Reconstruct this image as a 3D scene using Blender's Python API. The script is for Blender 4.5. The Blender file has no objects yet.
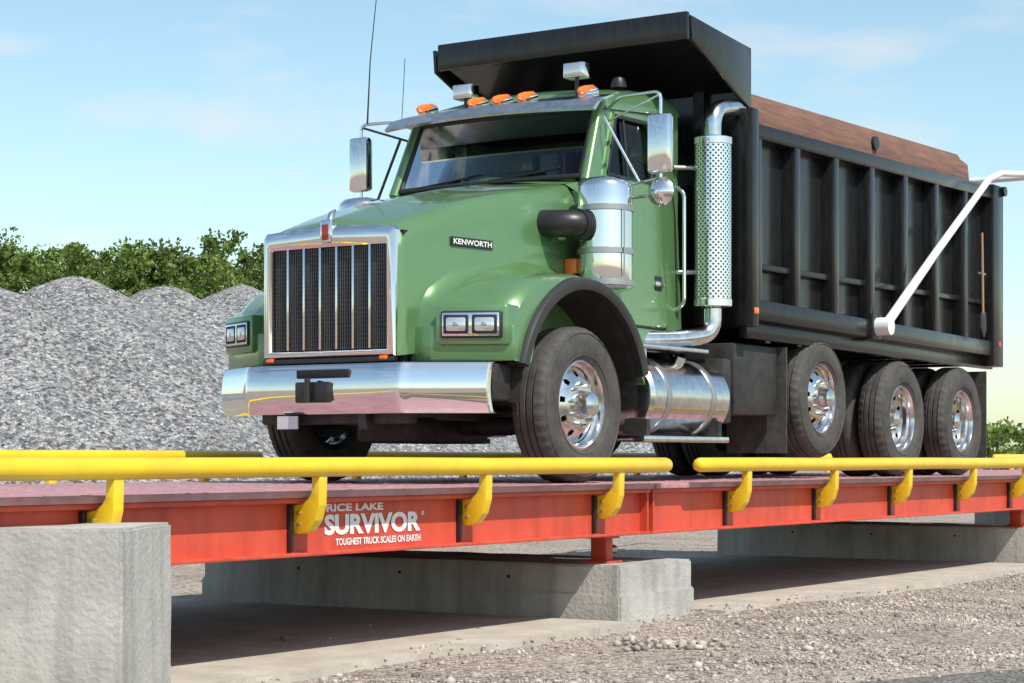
import bpy, bmesh, math, random
import numpy as np
from mathutils import Vector, Matrix, noise
random.seed(7); rng=np.random.default_rng(11)
scene=bpy.context.scene
col=scene.collection
YC=8.14; DZ=0.91
# ------------------------------------------------------------------ materials
def mat(name, c1, rough=0.5, metal=0.0, c2=None, nscale=3.0, bump=0.0, bscale=40.0, coat=0.0,
        dust=0.0, rvar=0.0, spec=0.5, detail=6, stretch=None, dcol=(0.32,0.28,0.23), stain=0.0):
    m=bpy.data.materials.new(name); m.use_nodes=True
    nt=m.node_tree; N=nt.nodes; L=nt.links
    b=N['Principled BSDF']
    b.inputs['Roughness'].default_value=rough; b.inputs['Metallic'].default_value=metal
    b.inputs['Coat Weight'].default_value=coat; b.inputs['Coat Roughness'].default_value=0.04
    b.inputs['Specular IOR Level'].default_value=spec
    tc=N.new('ShaderNodeTexCoord')
    src=tc.outputs['Object']
    if stretch:
        mp=N.new('ShaderNodeMapping'); mp.inputs['Scale'].default_value=stretch
        L.new(src,mp.inputs['Vector']); src=mp.outputs['Vector']
    n=N.new('ShaderNodeTexNoise'); n.inputs['Scale'].default_value=nscale; n.inputs['Detail'].default_value=detail
    n.inputs['Roughness'].default_value=0.6
    L.new(src,n.inputs['Vector'])
    if c2 is None: c2=tuple(x*0.85 for x in c1)
    r=N.new('ShaderNodeValToRGB'); r.color_ramp.elements[0].position=0.35; r.color_ramp.elements[1].position=0.65
    r.color_ramp.elements[0].color=(*c2,1); r.color_ramp.elements[1].color=(*c1,1)
    L.new(n.outputs['Fac'],r.inputs['Fac'])
    out=r.outputs['Color']
    if dust>0:
        n2=N.new('ShaderNodeTexNoise'); n2.inputs['Scale'].default_value=9; n2.inputs['Detail'].default_value=12; n2.inputs['Roughness'].default_value=0.7
        L.new(src if stretch else tc.outputs['Object'],n2.inputs['Vector'])
        mr=N.new('ShaderNodeMapRange'); mr.inputs[1].default_value=0.35; mr.inputs[2].default_value=0.85
        mr.inputs[3].default_value=0; mr.inputs[4].default_value=dust
        L.new(n2.outputs['Fac'],mr.inputs[0])
        mx=N.new('ShaderNodeMixRGB'); mx.inputs[2].default_value=(*dcol,1)
        L.new(mr.outputs[0],mx.inputs[0]); L.new(out,mx.inputs[1]); out=mx.outputs[0]
    if stain>0:   # rain-wash streaks
        mp2=N.new('ShaderNodeMapping'); mp2.inputs['Scale'].default_value=(7,7,0.7); L.new(tc.outputs['Object'],mp2.inputs['Vector'])
        n3=N.new('ShaderNodeTexNoise'); n3.inputs['Scale'].default_value=1.4; n3.inputs['Detail'].default_value=8; L.new(mp2.outputs[0],n3.inputs['Vector'])
        mr=N.new('ShaderNodeMapRange'); mr.inputs[1].default_value=0.45; mr.inputs[2].default_value=0.75; mr.inputs[3].default_value=1; mr.inputs[4].default_value=1-stain
        L.new(n3.outputs['Fac'],mr.inputs[0]); mx=N.new('ShaderNodeMixRGB'); mx.blend_type='MULTIPLY'; mx.inputs[0].default_value=1
        L.new(out,mx.inputs[1]); L.new(mr.outputs[0],mx.inputs[2]); out=mx.outputs[0]
    L.new(out,b.inputs['Base Color'])
    if rvar>0:
        mr=N.new('ShaderNodeMapRange'); mr.inputs[3].default_value=max(0.02,rough-rvar); mr.inputs[4].default_value=rough+rvar
        L.new(n.outputs['Fac'],mr.inputs[0]); L.new(mr.outputs[0],b.inputs['Roughness'])
    if bump>0:
        nb=N.new('ShaderNodeTexNoise'); nb.inputs['Scale'].default_value=bscale; nb.inputs['Detail'].default_value=8
        L.new(tc.outputs['Object'],nb.inputs['Vector'])
        bp=N.new('ShaderNodeBump'); bp.inputs['Strength'].default_value=bump; bp.inputs['Distance'].default_value=0.01
        L.new(nb.outputs['Fac'],bp.inputs['Height']); L.new(bp.outputs['Normal'],b.inputs['Normal'])
    return m
def gravel_mat(name, cols, scale, dist, big=(0.8,1.1), s2=2.7):
    m=bpy.data.materials.new(name); m.use_nodes=True
    nt=m.node_tree; N=nt.nodes; L=nt.links; b=N['Principled BSDF']; b.inputs['Roughness'].default_value=0.95
    b.inputs['Specular IOR Level'].default_value=0.15
    tc=N.new('ShaderNodeTexCoord')
    v=N.new('ShaderNodeTexVoronoi'); v.inputs['Scale'].default_value=scale; L.new(tc.outputs['Object'],v.inputs['Vector'])
    v2=N.new('ShaderNodeTexVoronoi'); v2.inputs['Scale'].default_value=scale*s2; L.new(tc.outputs['Object'],v2.inputs['Vector'])
    sep=N.new('ShaderNodeSeparateColor'); L.new(v.outputs['Color'],sep.inputs[0])
    r=N.new('ShaderNodeValToRGB'); cr=r.color_ramp
    cr.elements[0].color=(*cols[0],1); cr.elements[1].color=(*cols[-1],1)
    for i,c in enumerate(cols[1:-1]):
        e=cr.elements.new((i+1)/(len(cols)-1)); e.color=(*c,1)
    L.new(sep.outputs[0],r.inputs['Fac'])
    sep2=N.new('ShaderNodeSeparateColor'); L.new(v2.outputs['Color'],sep2.inputs[0])
    r2=N.new('ShaderNodeValToRGB'); r2.color_ramp.elements[0].color=(0.6,0.6,0.6,1); r2.color_ramp.elements[1].color=(1.2,1.2,1.2,1)
    L.new(sep2.outputs[1],r2.inputs['Fac'])
    mx=N.new('ShaderNodeMixRGB'); mx.blend_type='MULTIPLY'; mx.inputs[0].default_value=1
    L.new(r.outputs[0],mx.inputs[1]); L.new(r2.outputs[0],mx.inputs[2])
    n=N.new('ShaderNodeTexNoise'); n.inputs['Scale'].default_value=0.9; n.inputs['Detail'].default_value=8
    L.new(tc.outputs['Object'],n.inputs['Vector'])
    mr=N.new('ShaderNodeMapRange'); mr.inputs[1].default_value=0.3; mr.inputs[2].default_value=0.7
    mr.inputs[3].default_value=big[0]; mr.inputs[4].default_value=big[1]; L.new(n.outputs['Fac'],mr.inputs[0])
    mx2=N.new('ShaderNodeMixRGB'); mx2.blend_type='MULTIPLY'; mx2.inputs[0].default_value=1
    L.new(mx.outputs[0],mx2.inputs[1]); L.new(mr.outputs[0],mx2.inputs[2])
    L.new(mx2.outputs[0],b.inputs['Base Color'])
    bp=N.new('ShaderNodeBump'); bp.invert=True; bp.inputs['Distance'].default_value=dist; bp.inputs['Strength'].default_value=1.0
    L.new(v.outputs['Distance'],bp.inputs['Height'])
    bp2=N.new('ShaderNodeBump'); bp2.invert=True; bp2.inputs['Distance'].default_value=dist*0.4; bp2.inputs['Strength'].default_value=0.8
    L.new(v2.outputs['Distance'],bp2.inputs['Height']); L.new(bp.outputs[0],bp2.inputs['Normal'])
    L.new(bp2.outputs[0],b.inputs['Normal'])
    return m
GREEN=mat('green_paint',(0.118,0.248,0.098),0.28,0.35,c2=(0.110,0.232,0.091),coat=0.8,dust=0.08,rvar=0.04)
CHROME=mat('chrome',(0.84,0.84,0.85),0.05,1.0,c2=(0.78,0.78,0.79),rvar=0.02)
ALU=mat('polished_aluminium',(0.80,0.80,0.81),0.18,1.0,c2=(0.62,0.61,0.60),nscale=14,rvar=0.08,dust=0.2)
STEEL=mat('bracket_steel',(0.5,0.5,0.5),0.35,0.9,dust=0.2)
SLAT=mat('grille_mesh_steel',(0.16,0.16,0.165),0.4,0.8,dust=0.1)
BLACK=mat('black_body_paint',(0.006,0.0062,0.007),0.24,0.0,c2=(0.011,0.011,0.012),coat=0.18,dust=0.045,nscale=5,rvar=0.10,spec=0.38,stretch=(3,3,0.5),dcol=(0.35,0.34,0.33))
RUB=mat('tyre_rubber',(0.042,0.041,0.039),0.75,0,c2=(0.032,0.031,0.030),nscale=20,bump=0.15,dust=0.26)
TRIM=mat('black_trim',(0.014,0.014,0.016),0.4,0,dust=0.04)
FLARE=mat('fender_rubber',(0.024,0.024,0.025),0.45,0,dust=0.05)
UNDER=mat('chassis_black',(0.012,0.012,0.013),0.6,0,dust=0.15)
DARK=mat('interior_dark',(0.010,0.010,0.011),0.7)
RED=mat('red_beam_paint',(0.64,0.072,0.032),0.45,0,c2=(0.52,0.052,0.026),nscale=2.5,dust=0.14,bump=0.05,stain=0.25)
DECK=mat('deck_plate_paint',(0.44,0.18,0.19),0.5,0,c2=(0.31,0.12,0.13),nscale=4,dust=0.75,bump=0.3,bscale=60,dcol=(0.46,0.38,0.37))
YEL=mat('yellow_paint',(0.84,0.56,0.012),0.36,0,c2=(0.74,0.47,0.012),nscale=3,coat=0.2,dust=0.09,bump=0.03)
WHITE=mat('white_paint',(0.82,0.82,0.80),0.4,dust=0.08)
CONC=mat('concrete',(0.50,0.485,0.45),0.9,0,c2=(0.39,0.375,0.345),nscale=2.2,bump=0.7,bscale=35,detail=12,spec=0.2,dust=0.35,dcol=(0.25,0.24,0.22),stain=0.28)
PADM=mat('concrete_pad',(0.52,0.47,0.40),0.92,0,c2=(0.40,0.355,0.30),nscale=3,bump=0.6,bscale=30,detail=12,spec=0.2,dust=0.3)
WOOD=mat('weathered_board',(0.25,0.125,0.088),0.85,0,c2=(0.14,0.080,0.062),nscale=4,bump=0.5,bscale=20,stretch=(0.6,8,8))
HAND=mat('shovel_wood',(0.36,0.21,0.11),0.6)
AMB=mat('amber_lens',(0.85,0.16,0.01),0.2,coat=0.6)
REDL=mat('red_lens',(0.35,0.02,0.015),0.2,coat=0.6)
LENS=mat('clear_lens',(0.66,0.68,0.70),0.10,0.7,coat=1)
LEATH=mat('seat_grey',(0.04,0.04,0.045),0.7)
PLATE=mat('licence_plate_white',(0.6,0.6,0.62),0.5)
ASPH=gravel_mat('dusty_asphalt',[(0.06,0.06,0.06),(0.13,0.125,0.118),(0.20,0.19,0.175),(0.29,0.265,0.24)],60,0.006)
def glassmat():
    m=bpy.data.materials.new('tinted_glass'); m.use_nodes=True; nt=m.node_tree; N=nt.nodes; L=nt.links
    N.remove(N['Principled BSDF']); o=N['Material Output']
    t=N.new('ShaderNodeBsdfTransparent'); t.inputs[0].default_value=(0.58,0.64,0.64,1)
    g=N.new('ShaderNodeBsdfGlossy'); g.inputs['Roughness'].default_value=0.02; g.inputs[0].default_value=(0.8,0.85,0.9,1)
    f=N.new('ShaderNodeFresnel'); f.inputs[0].default_value=1.30
    mx=N.new('ShaderNodeMixShader'); L.new(f.outputs[0],mx.inputs[0]); L.new(t.outputs[0],mx.inputs[1]); L.new(g.outputs[0],mx.inputs[2])
    L.new(mx.outputs[0],o.inputs[0]); return m
GLASS=glassmat()
def perfmat():
    m=mat('perforated_chrome',(0.9,0.9,0.91),0.22,1.0); nt=m.node_tree; N=nt.nodes; L=nt.links; b=N['Principled BSDF']
    tc=N.new('ShaderNodeUVMap'); 
    mp=N.new('ShaderNodeMapping'); mp.inputs['Scale'].default_value=(22,32,1); L.new(tc.outputs[0],mp.inputs['Vector'])
    def latt(off):
        ad=N.new('ShaderNodeVectorMath'); ad.operation='ADD'; ad.inputs[1].default_value=(off,off,0); L.new(mp.outputs[0],ad.inputs[0])
        v=N.new('ShaderNodeTexVoronoi'); v.voronoi_dimensions='2D'; v.inputs['Scale'].default_value=1; v.inputs['Randomness'].default_value=0.0
        L.new(ad.outputs[0],v.inputs['Vector']); return v.outputs['Distance']
    mn=N.new('ShaderNodeMath'); mn.operation='MINIMUM'; L.new(latt(0.0),mn.inputs[0]); L.new(latt(0.5),mn.inputs[1])
    r=N.new('ShaderNodeValToRGB'); r.color_ramp.elements[0].position=0.17; r.color_ramp.elements[1].position=0.23
    r.color_ramp.elements[0].color=(0.04,0.04,0.04,1); r.color_ramp.elements[1].color=(0.9,0.9,0.91,1)
    L.new(mn.outputs[0],r.inputs[0]); L.new(r.outputs[0],b.inputs['Base Color'])
    return m
PERF=perfmat()
# ------------------------------------------------------------------ helpers
def group(name,loc):
    e=bpy.data.objects.new(name,None); e.location=loc; e.empty_display_size=0.3; col.objects.link(e); e['l']=loc; return e
def finish(name,me,parent,m,smooth=None,mods=None):
    ob=bpy.data.objects.new(name,me); col.objects.link(ob)
    if m is not None: me.materials.append(m)
    if parent is not None:
        ob.parent=parent; ob.matrix_parent_inverse=Matrix.Translation(-Vector(parent['l']))
    if smooth is not None:
        bm=bmesh.new(); bm.from_mesh(me)
        for f in bm.faces: f.smooth=True
        for e in bm.edges:
            if len(e.link_faces)==2 and e.calc_face_angle(0)>math.radians(smooth): e.smooth=False
        bm.to_mesh(me); bm.free()
    return ob
def box(name,x0,x1,y0,y1,z0,z1,m,parent,bev=0.0,seg=2):
    bm=bmesh.new()
    bmesh.ops.create_cube(bm,size=1)
    for v in bm.verts:
        v.co=Vector(((x0+x1)/2+v.co.x*(x1-x0),(y0+y1)/2+v.co.y*(y1-y0),(z0+z1)/2+v.co.z*(z1-z0)))
    if bev>0: bmesh.ops.bevel(bm,geom=bm.edges[:],offset=bev,segments=seg,affect='EDGES',profile=0.5)
    me=bpy.data.meshes.new(name); bm.to_mesh(me); bm.free()
    return finish(name,me,parent,m,40 if bev>0 else None)
def mesh(name,vs,fs,m,parent,smooth=None):
    me=bpy.data.meshes.new(name); me.from_pydata([tuple(v) for v in vs],[],fs); me.validate()
    bm=bmesh.new(); bm.from_mesh(me); bmesh.ops.recalc_face_normals(bm,faces=bm.faces[:]); bm.to_mesh(me); bm.free()
    return finish(name,me,parent,m,smooth)
def prism(name,poly,a0,a1,axis,m,parent,bev=0.0,smooth=None):
    def mk(p,a):
        return {'y':(p[0],a,p[1]),'x':(a,p[0],p[1]),'z':(p[0],p[1],a)}[axis]
    bm=bmesh.new(); A=[bm.verts.new(mk(p,a0)) for p in poly]; B=[bm.verts.new(mk(p,a1)) for p in poly]
    n=len(poly); bm.faces.new(A); bm.faces.new(B[::-1])
    for i in range(n): bm.faces.new((A[i],B[i],B[(i+1)%n],A[(i+1)%n]))
    bmesh.ops.recalc_face_normals(bm,faces=bm.faces[:])
    if bev>0: bmesh.ops.bevel(bm,geom=bm.edges[:],offset=bev,segments=2,affect='EDGES',profile=0.5)
    me=bpy.data.meshes.new(name); bm.to_mesh(me); bm.free()
    return finish(name,me,parent,m,smooth if smooth else (40 if bev>0 else None))
def tube(name,pts,r,m,parent,n=12,cap=True,round_=0,uv=False):
    pts=[Vector(p) for p in pts]
    if round_>0:
        out=[pts[0]]
        for i in range(1,len(pts)-1):
            a=pts[i-1]-pts[i]; b=pts[i+1]-pts[i]; d=min(round_,a.length*0.49,b.length*0.49)
            p0=pts[i]+a.normalized()*d; p2=pts[i]+b.normalized()*d
            for k in range(9):
                t=k/8; out.append(p0*(1-t)**2+pts[i]*2*t*(1-t)+p2*t*t)
        out.append(pts[-1]); pts=out
    rs=r if isinstance(r,(list,tuple)) else [r]*len(pts)
    vs=[];fs=[]
    t=(pts[1]-pts[0]).normalized(); up=Vector((0,0,1)) if abs(t.z)<0.9 else Vector((1,0,0))
    u=t.cross(up).normalized()
    for i,p in enumerate(pts):
        if i==0: t=(pts[1]-pts[0])
        elif i==len(pts)-1: t=pts[-1]-pts[-2]
        else: t=(pts[i]-pts[i-1]).normalized()+(pts[i+1]-pts[i]).normalized()
        t.normalize(); u=(u-t*u.dot(t)).normalized(); w=t.cross(u)
        for k in range(n):
            a=2*math.pi*k/n; vs.append(p+(u*math.cos(a)+w*math.sin(a))*rs[i])
    for i in range(len(pts)-1):
        for k in range(n):
            fs.append((i*n+k,i*n+(k+1)%n,(i+1)*n+(k+1)%n,(i+1)*n+k))
    if cap: fs.append(tuple(range(n))[::-1]); fs.append(tuple((len(pts)-1)*n+k for k in range(n)))
    return mesh(name,vs,fs,m,parent,50)
def revolve(name,prof,org,axis,m,parent,n=48,smooth=40,uv=False,fn=None):
    ax=Vector(axis).normalized(); u=ax.orthogonal().normalized(); w=ax.cross(u); org=Vector(org)
    vs=[];fs=[]
    for j,(r,h) in enumerate(prof):
        for k in range(n):
            a=2*math.pi*k/n; rr=r if fn is None else fn(j,k,r)
            vs.append(org+ax*h+(u*math.cos(a)+w*math.sin(a))*rr)
    for j in range(len(prof)-1):
        for k in range(n): fs.append((j*n+k,j*n+(k+1)%n,(j+1)*n+(k+1)%n,(j+1)*n+k))
    ob=mesh(name,vs,fs,m,parent,smooth)
    if uv:
        me=ob.data; ul=me.uv_layers.new(name='UVMap')
        H=[h for r,h in prof]; h0,h1=min(H),max(H)
        for p in me.polygons:
            ks=[me.loops[li].vertex_index%n for li in p.loop_indices]
            wrap=(0 in ks and n-1 in ks)
            for li in p.loop_indices:
                vi=me.loops[li].vertex_index; k=vi%n; j=vi//n
                kk=n if (wrap and k==0) else k
                ul.data[li].uv=(kk/n,(prof[j][1]-h0)/(h1-h0))
    return ob
def panel(name,outer,holes,to3,thick,m,parent):
    bm=bmesh.new(); es=[]
    for lp in [outer]+holes:
        V=[bm.verts.new((p[0],p[1],0)) for p in lp]
        for i in range(len(V)): es.append(bm.edges.new((V[i],V[(i+1)%len(V)])))
    bmesh.ops.triangle_fill(bm,use_beauty=True,use_dissolve=False,edges=es)
    r=bmesh.ops.extrude_face_region(bm,geom=bm.faces[:])
    for g in r['geom']:
        if isinstance(g,bmesh.types.BMVert): g.co.z+=thick
    for v in bm.verts: v.co=Vector(to3(v.co.x,v.co.y,v.co.z))
    bmesh.ops.recalc_face_normals(bm,faces=bm.faces[:])
    me=bpy.data.meshes.new(name); bm.to_mesh(me); bm.free()
    return finish(name,me,parent,m)
def text(name,s,x0,x1,z0,z1,yf,m,parent,bold=0.02,ext=0.004):
    cu=bpy.data.curves.new(name,'FONT'); cu.body=s; cu.size=1; cu.offset=bold; cu.extrude=0.0
    tmp=bpy.data.objects.new('tmp',cu); col.objects.link(tmp)
    dg=bpy.context.evaluated_depsgraph_get(); dg.update(); me=bpy.data.meshes.new_from_object(tmp.evaluated_get(dg))
    bpy.data.objects.remove(tmp)
    xs=[v.co.x for v in me.vertices]; ys=[v.co.y for v in me.vertices]; a,b,c,d=min(xs),max(xs),min(ys),max(ys)
    for v in me.vertices:
        X=x0+(v.co.x-a)/(b-a)*(x1-x0); Z=z0+(v.co.y-c)/(d-c)*(z1-z0); v.co=(X,yf(X),Z)
    me.materials.clear()
    return finish(name,me,parent,m)
# ------------------------------------------------------------------ ground
def nonuni(n,near,far):
    t=np.linspace(-1,1,n); return np.sign(t)*(near*np.abs(t)+ (far-near)*np.abs(t)**7)
gx=nonuni(241,34,1600)+13; gy=nonuni(241,34,1600)+6
def gz(x,y):
    d=math.hypot(x-13,y-6); k=max(0,1-d/45)
    return 0.05*k*(noise.noise(Vector((x*0.35,y*0.35,0)))+0.5*noise.noise(Vector((x*1.3,y*1.3,3))))-0.012
GV=[(x,y,gz(x,y)) for y in gy for x in gx];GF=[]
n=len(gx)
for j in range(n-1):
    for i in range(n-1): GF.append((j*n+i,j*n+i+1,(j+1)*n+i+1,(j+1)*n+i))
GRAV=gravel_mat('crushed_stone_lot',[(0.22,0.18,0.15),(0.37,0.305,0.255),(0.45,0.375,0.315),(0.53,0.46,0.40)],28,0.02)
g=mesh('ground',GV,GF,GRAV,None,60)
vs=[];fs=[]; NU,NVV=90,30
for i in range(NU+1):
    for j in range(NVV+1):
        u=-6+30*i/NU; v=9*(j/NVV)
        wob=0.10*noise.noise(Vector((u*1.5,0,7)))+0.05*noise.noise(Vector((u*6,0,7))) if j==0 else 0
        x=8.7+u*0.90+(v+wob)*(-0.436); y=4.12-u*0.436-(v+wob)*0.90
        vs.append((x,y,gz(x,y)+0.012+(0.002 if j else -0.012)))
for i in range(NU):
    for j in range(NVV): fs.append((i*(NVV+1)+j,i*(NVV+1)+j+1,(i+1)*(NVV+1)+j+1,(i+1)*(NVV+1)+j))
mesh('road',vs,fs,ASPH,None,60)
def onroad(x,y): return ((x-8.7)*(-0.436)-(y-4.12)*0.90)>0
ico=bmesh.new(); bmesh.ops.create_icosphere(ico,subdivisions=1,radius=1); IV=np.array([v.co[:] for v in ico.verts]); IF=np.array([[v.index for v in f.verts] for f in ico.faces]); ico.free()
def stones(name,P,S,m):
    V=[];F=[]
    for i,(p,s) in enumerate(zip(P,S)):
        sc=s*rng.uniform(0.6,1.3,3); sc[2]*=0.75
        v=IV*(1+rng.uniform(-0.28,0.28,(len(IV),1)))
        a=rng.uniform(0,6.28); R=np.array([[math.cos(a),-math.sin(a),0],[math.sin(a),math.cos(a),0],[0,0,1]])
        V.append((v*sc)@R.T+p); F.append(IF+i*len(IV))
    V=np.concatenate(V);F=np.concatenate(F)
    me=bpy.data.meshes.new(name); me.vertices.add(len(V)); me.vertices.foreach_set('co',V.ravel())
    me.loops.add(F.size); me.loops.foreach_set('vertex_index',F.ravel().astype(np.int32))
    me.polygons.add(len(F)); me.polygons.foreach_set('loop_start',np.arange(0,F.size,3,dtype=np.int32)); 
    me.update(calc_edges=True); me.validate()
    return finish(name,me,None,m)
def island_mat(name,cols,rough=0.9,trans=0.0):
    m=bpy.data.materials.new(name); m.use_nodes=True; nt=m.node_tree; N=nt.nodes; L=nt.links; b=N['Principled BSDF']
    b.inputs['Roughness'].default_value=rough; b.inputs['Specular IOR Level'].default_value=0.2
    gm=N.new('ShaderNodeNewGeometry'); r=N.new('ShaderNodeValToRGB'); cr=r.color_ramp
    cr.elements[0].color=(*cols[0],1); cr.elements[1].color=(*cols[-1],1)
    for i,c in enumerate(cols[1:-1]):
        e=cr.elements.new((i+1)/(len(cols)-1)); e.color=(*c,1)
    L.new(gm.outputs['Random Per Island'],r.inputs[0])
    out=r.outputs[0]
    tc=N.new('ShaderNodeTexCoord'); n=N.new('ShaderNodeTexNoise'); n.inputs['Scale'].default_value=0.35 if trans>0 else 2
    L.new(tc.outputs['Object'],n.inputs['Vector'])
    mr=N.new('ShaderNodeMapRange'); mr.inputs[1].default_value=0.3; mr.inputs[2].default_value=0.7; mr.inputs[3].default_value=0.65; mr.inputs[4].default_value=1.3
    L.new(n.outputs[0],mr.inputs[0]); mx=N.new('ShaderNodeMixRGB'); mx.blend_type='MULTIPLY'; mx.inputs[0].default_value=1
    L.new(out,mx.inputs[1]); L.new(mr.outputs[0],mx.inputs[2]); out=mx.outputs[0]
    L.new(out,b.inputs['Base Color'])
    if trans>0:
        t=N.new('ShaderNodeBsdfTranslucent'); L.new(out,t.inputs[0]); ms=N.new('ShaderNodeMixShader'); ms.inputs[0].default_value=trans
        L.new(b.outputs[0],ms.inputs[1]); L.new(t.outputs[0],ms.inputs[2]); L.new(ms.outputs[0],N['Material Output'].inputs[0])
    return m
STN=island_mat('loose_stone',[(0.16,0.14,0.12),(0.33,0.28,0.235),(0.41,0.35,0.30),(0.51,0.46,0.41),(0.28,0.25,0.23)])
P=[];S=[]
while len(P)<26000:
    x=rng.uniform(6.5,22); y=rng.uniform(2.5,6.5) if rng.random()<0.93 else rng.uniform(6.5,12)
    if y>6.2 and rng.random()<0.8: continue
    if onroad(x,y) and rng.random()<0.80: continue
    dn=noise.noise(Vector((x*0.8,y*0.8,9)))
    if rng.random()>0.55+dn: continue
    s=float(np.clip(rng.lognormal(-4.85,0.42),0.004,0.032)); P.append((x,y,gz(x,y)+s*0.25+(0.03 if 6.2<y<10.3 else (0.01 if onroad(x,y) else 0)))); S.append(s)
for i in range(130):
    x=rng.normal(10.25,0.16); y=rng.normal(5.55,0.12); s=rng.uniform(0.010,0.032); P.append((x,y,gz(x,y)+s*0.5)); S.append(s)
stones('loose_gravel',np.array(P),np.array(S),STN)
# ------------------------------------------------------------------ gravel stockpile
CT,ST=math.cos(math.radians(33)),math.sin(math.radians(33))
def LW(l,d): return (d*CT+l*ST, d*ST-l*CT)
peaks=[(-17,40,4.7),(-13.5,37,4.4),(-11,36.5,4.3),(-9.4,36,4.15),(-8.0,36.6,4.0),(-6.8,37.5,3.6),(-5.6,37.5,3.0),(-9.6,44,5.0),(-8.0,46,4.95),(-6.4,47,4.75),(-5.0,46,4.3),(-3.9,45,3.8),
       (-14,50,5.6),(-9.5,54,5.4),(-7.4,55,5.8),(-5.5,57,5.9),(-3,60,5.5),(0.5,62,4.0),(-2.8,42,2.6),(-1.2,44,2.0),(0.8,47,1.5),(3,52,1.7),(5,60,1.6),(-20,48,5.6),(-24,44,5)]
lv=np.arange(-32,14,0.2); dv=np.arange(27,72,0.25)
PV=[];PF=[]
for d in dv:
    for l in lv:
        x,y=LW(l,d); h=-0.6
        w=0.5*noise.noise(Vector((l*0.35,d*0.35,1)))
        for (pl,pd,ph) in peaks:
            r=math.sqrt((l-pl)**2+(d-pd)**2+0.5); h=max(h,ph+0.5-0.66*r*(1+0.12*w)+0.15*w)
        if h>-0.5: h+=0.10*noise.noise(Vector((x*0.8,y*0.8,5)))+0.035*noise.noise(Vector((x*2.2,y*2.2,5)))+rng.uniform(-0.008,0.008)
        PV.append((x,y,h))
n=len(lv)
for j in range(len(dv)-1):
    for i in range(n-1):
        q=(j*n+i,j*n+i+1,(j+1)*n+i+1,(j+1)*n+i)
        if max(PV[k][2] for k in q)>-0.3: PF.append(q)
PILE=gravel_mat('grey_aggregate',[(0.11,0.11,0.115),(0.24,0.24,0.245),(0.34,0.337,0.335),(0.50,0.49,0.485)],15,0.06,big=(0.85,1.1),s2=2.1)
mesh('gravel_stockpile',PV,PF,PILE,None,180)
# ------------------------------------------------------------------ distant trees
LEAF=island_mat('foliage',[(0.06,0.10,0.022),(0.12,0.185,0.04),(0.19,0.26,0.055),(0.25,0.31,0.085)],0.7,0.42)
BARK=mat('bark',(0.10,0.08,0.06),0.9)
trv=[];trf=[]
Lq=[]
def tree(x,y,H,W,nb,nl,ls):
    b0=len(trv)
    for k,(zz,rr) in enumerate([(-0.2,0.22),(H*0.4,0.15),(H*0.8,0.05)]):
        for a in range(6): trv.append((x+rr*math.cos(a*1.047),y+rr*math.sin(a*1.047),zz))
    for k in range(2):
        for a in range(6): trf.append((b0+k*6+a,b0+k*6+(a+1)%6,b0+(k+1)*6+(a+1)%6,b0+(k+1)*6+a))
    for i in range(nb):
        zz=rng.uniform(0.10,0.97); env=math.sin(min(1,max(0.05,zz*1.0))*math.pi*0.90+0.15)**0.7 if zz<0.98 else 0.2
        a=rng.uniform(0,6.28); rr=W*0.5*env*math.sqrt(rng.uniform(0.05,1))
        c=np.array([x+rr*math.cos(a),y+rr*math.sin(a),zz*H]); R=rng.uniform(0.25,0.9)*W*0.16
        d=rng.normal(size=(nl,3)); d/=np.linalg.norm(d,axis=1)[:,None]; p=c+d*R*rng.uniform(0.45,1.35,(nl,1))*np.array([1,1,0.85])
        u=rng.normal(size=(nl,3)); u/=np.linalg.norm(u,axis=1)[:,None]; v=np.cross(u,d+0.6*rng.normal(size=(nl,3))); v/=np.linalg.norm(v,axis=1)[:,None]
        s=ls*rng.uniform(0.5,1.2,(nl,1)); 
        Lq.append(np.stack([p-u*s,p-v*s*0.6,p+u*s,p+v*s*0.6],axis=1))
for i in range(56):
    a=-0.33+0.29*i/55+rng.uniform(-0.004,0.004); Z=rng.uniform(104,126); x,y=LW(a*Z,Z)
    px=512+2000*a
    top=np.interp(px,[-170,0,30,60,100,130,165,195,215,240,265,300,420],[11.8,11.4,11.3,11.2,11.2,10.8,10.6,10.9,11.6,11.2,10.6,10.0,8])
    tree(x,y,top*rng.uniform(0.90,1.04)*Z/94,rng.uniform(4.5,7.5),48,80,0.165)
for i in range(60):
    a=-0.04+0.50*i/59+rng.uniform(-0.006,0.006); Z=rng.uniform(170,210); x,y=LW(a*Z,Z)
    tree(x,y,rng.uniform(3.6,6.0),rng.uniform(5,9),16,50,0.30)
Lq=np.concatenate(Lq); V=Lq.reshape(-1,3); F=np.arange(len(V),dtype=np.int32)
me=bpy.data.meshes.new('leaves'); me.vertices.add(len(V)); me.vertices.foreach_set('co',V.ravel()); me.loops.add(len(V)); me.loops.foreach_set('vertex_index',F)
me.polygons.add(len(V)//4); me.polygons.foreach_set('loop_start',np.arange(0,len(V),4,dtype=np.int32)); me.update(calc_edges=True)
TL=group('tree_line',(70,75,0)); finish('leaves',me,TL,LEAF); mesh('trunks',trv,trf,BARK,TL)
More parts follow.
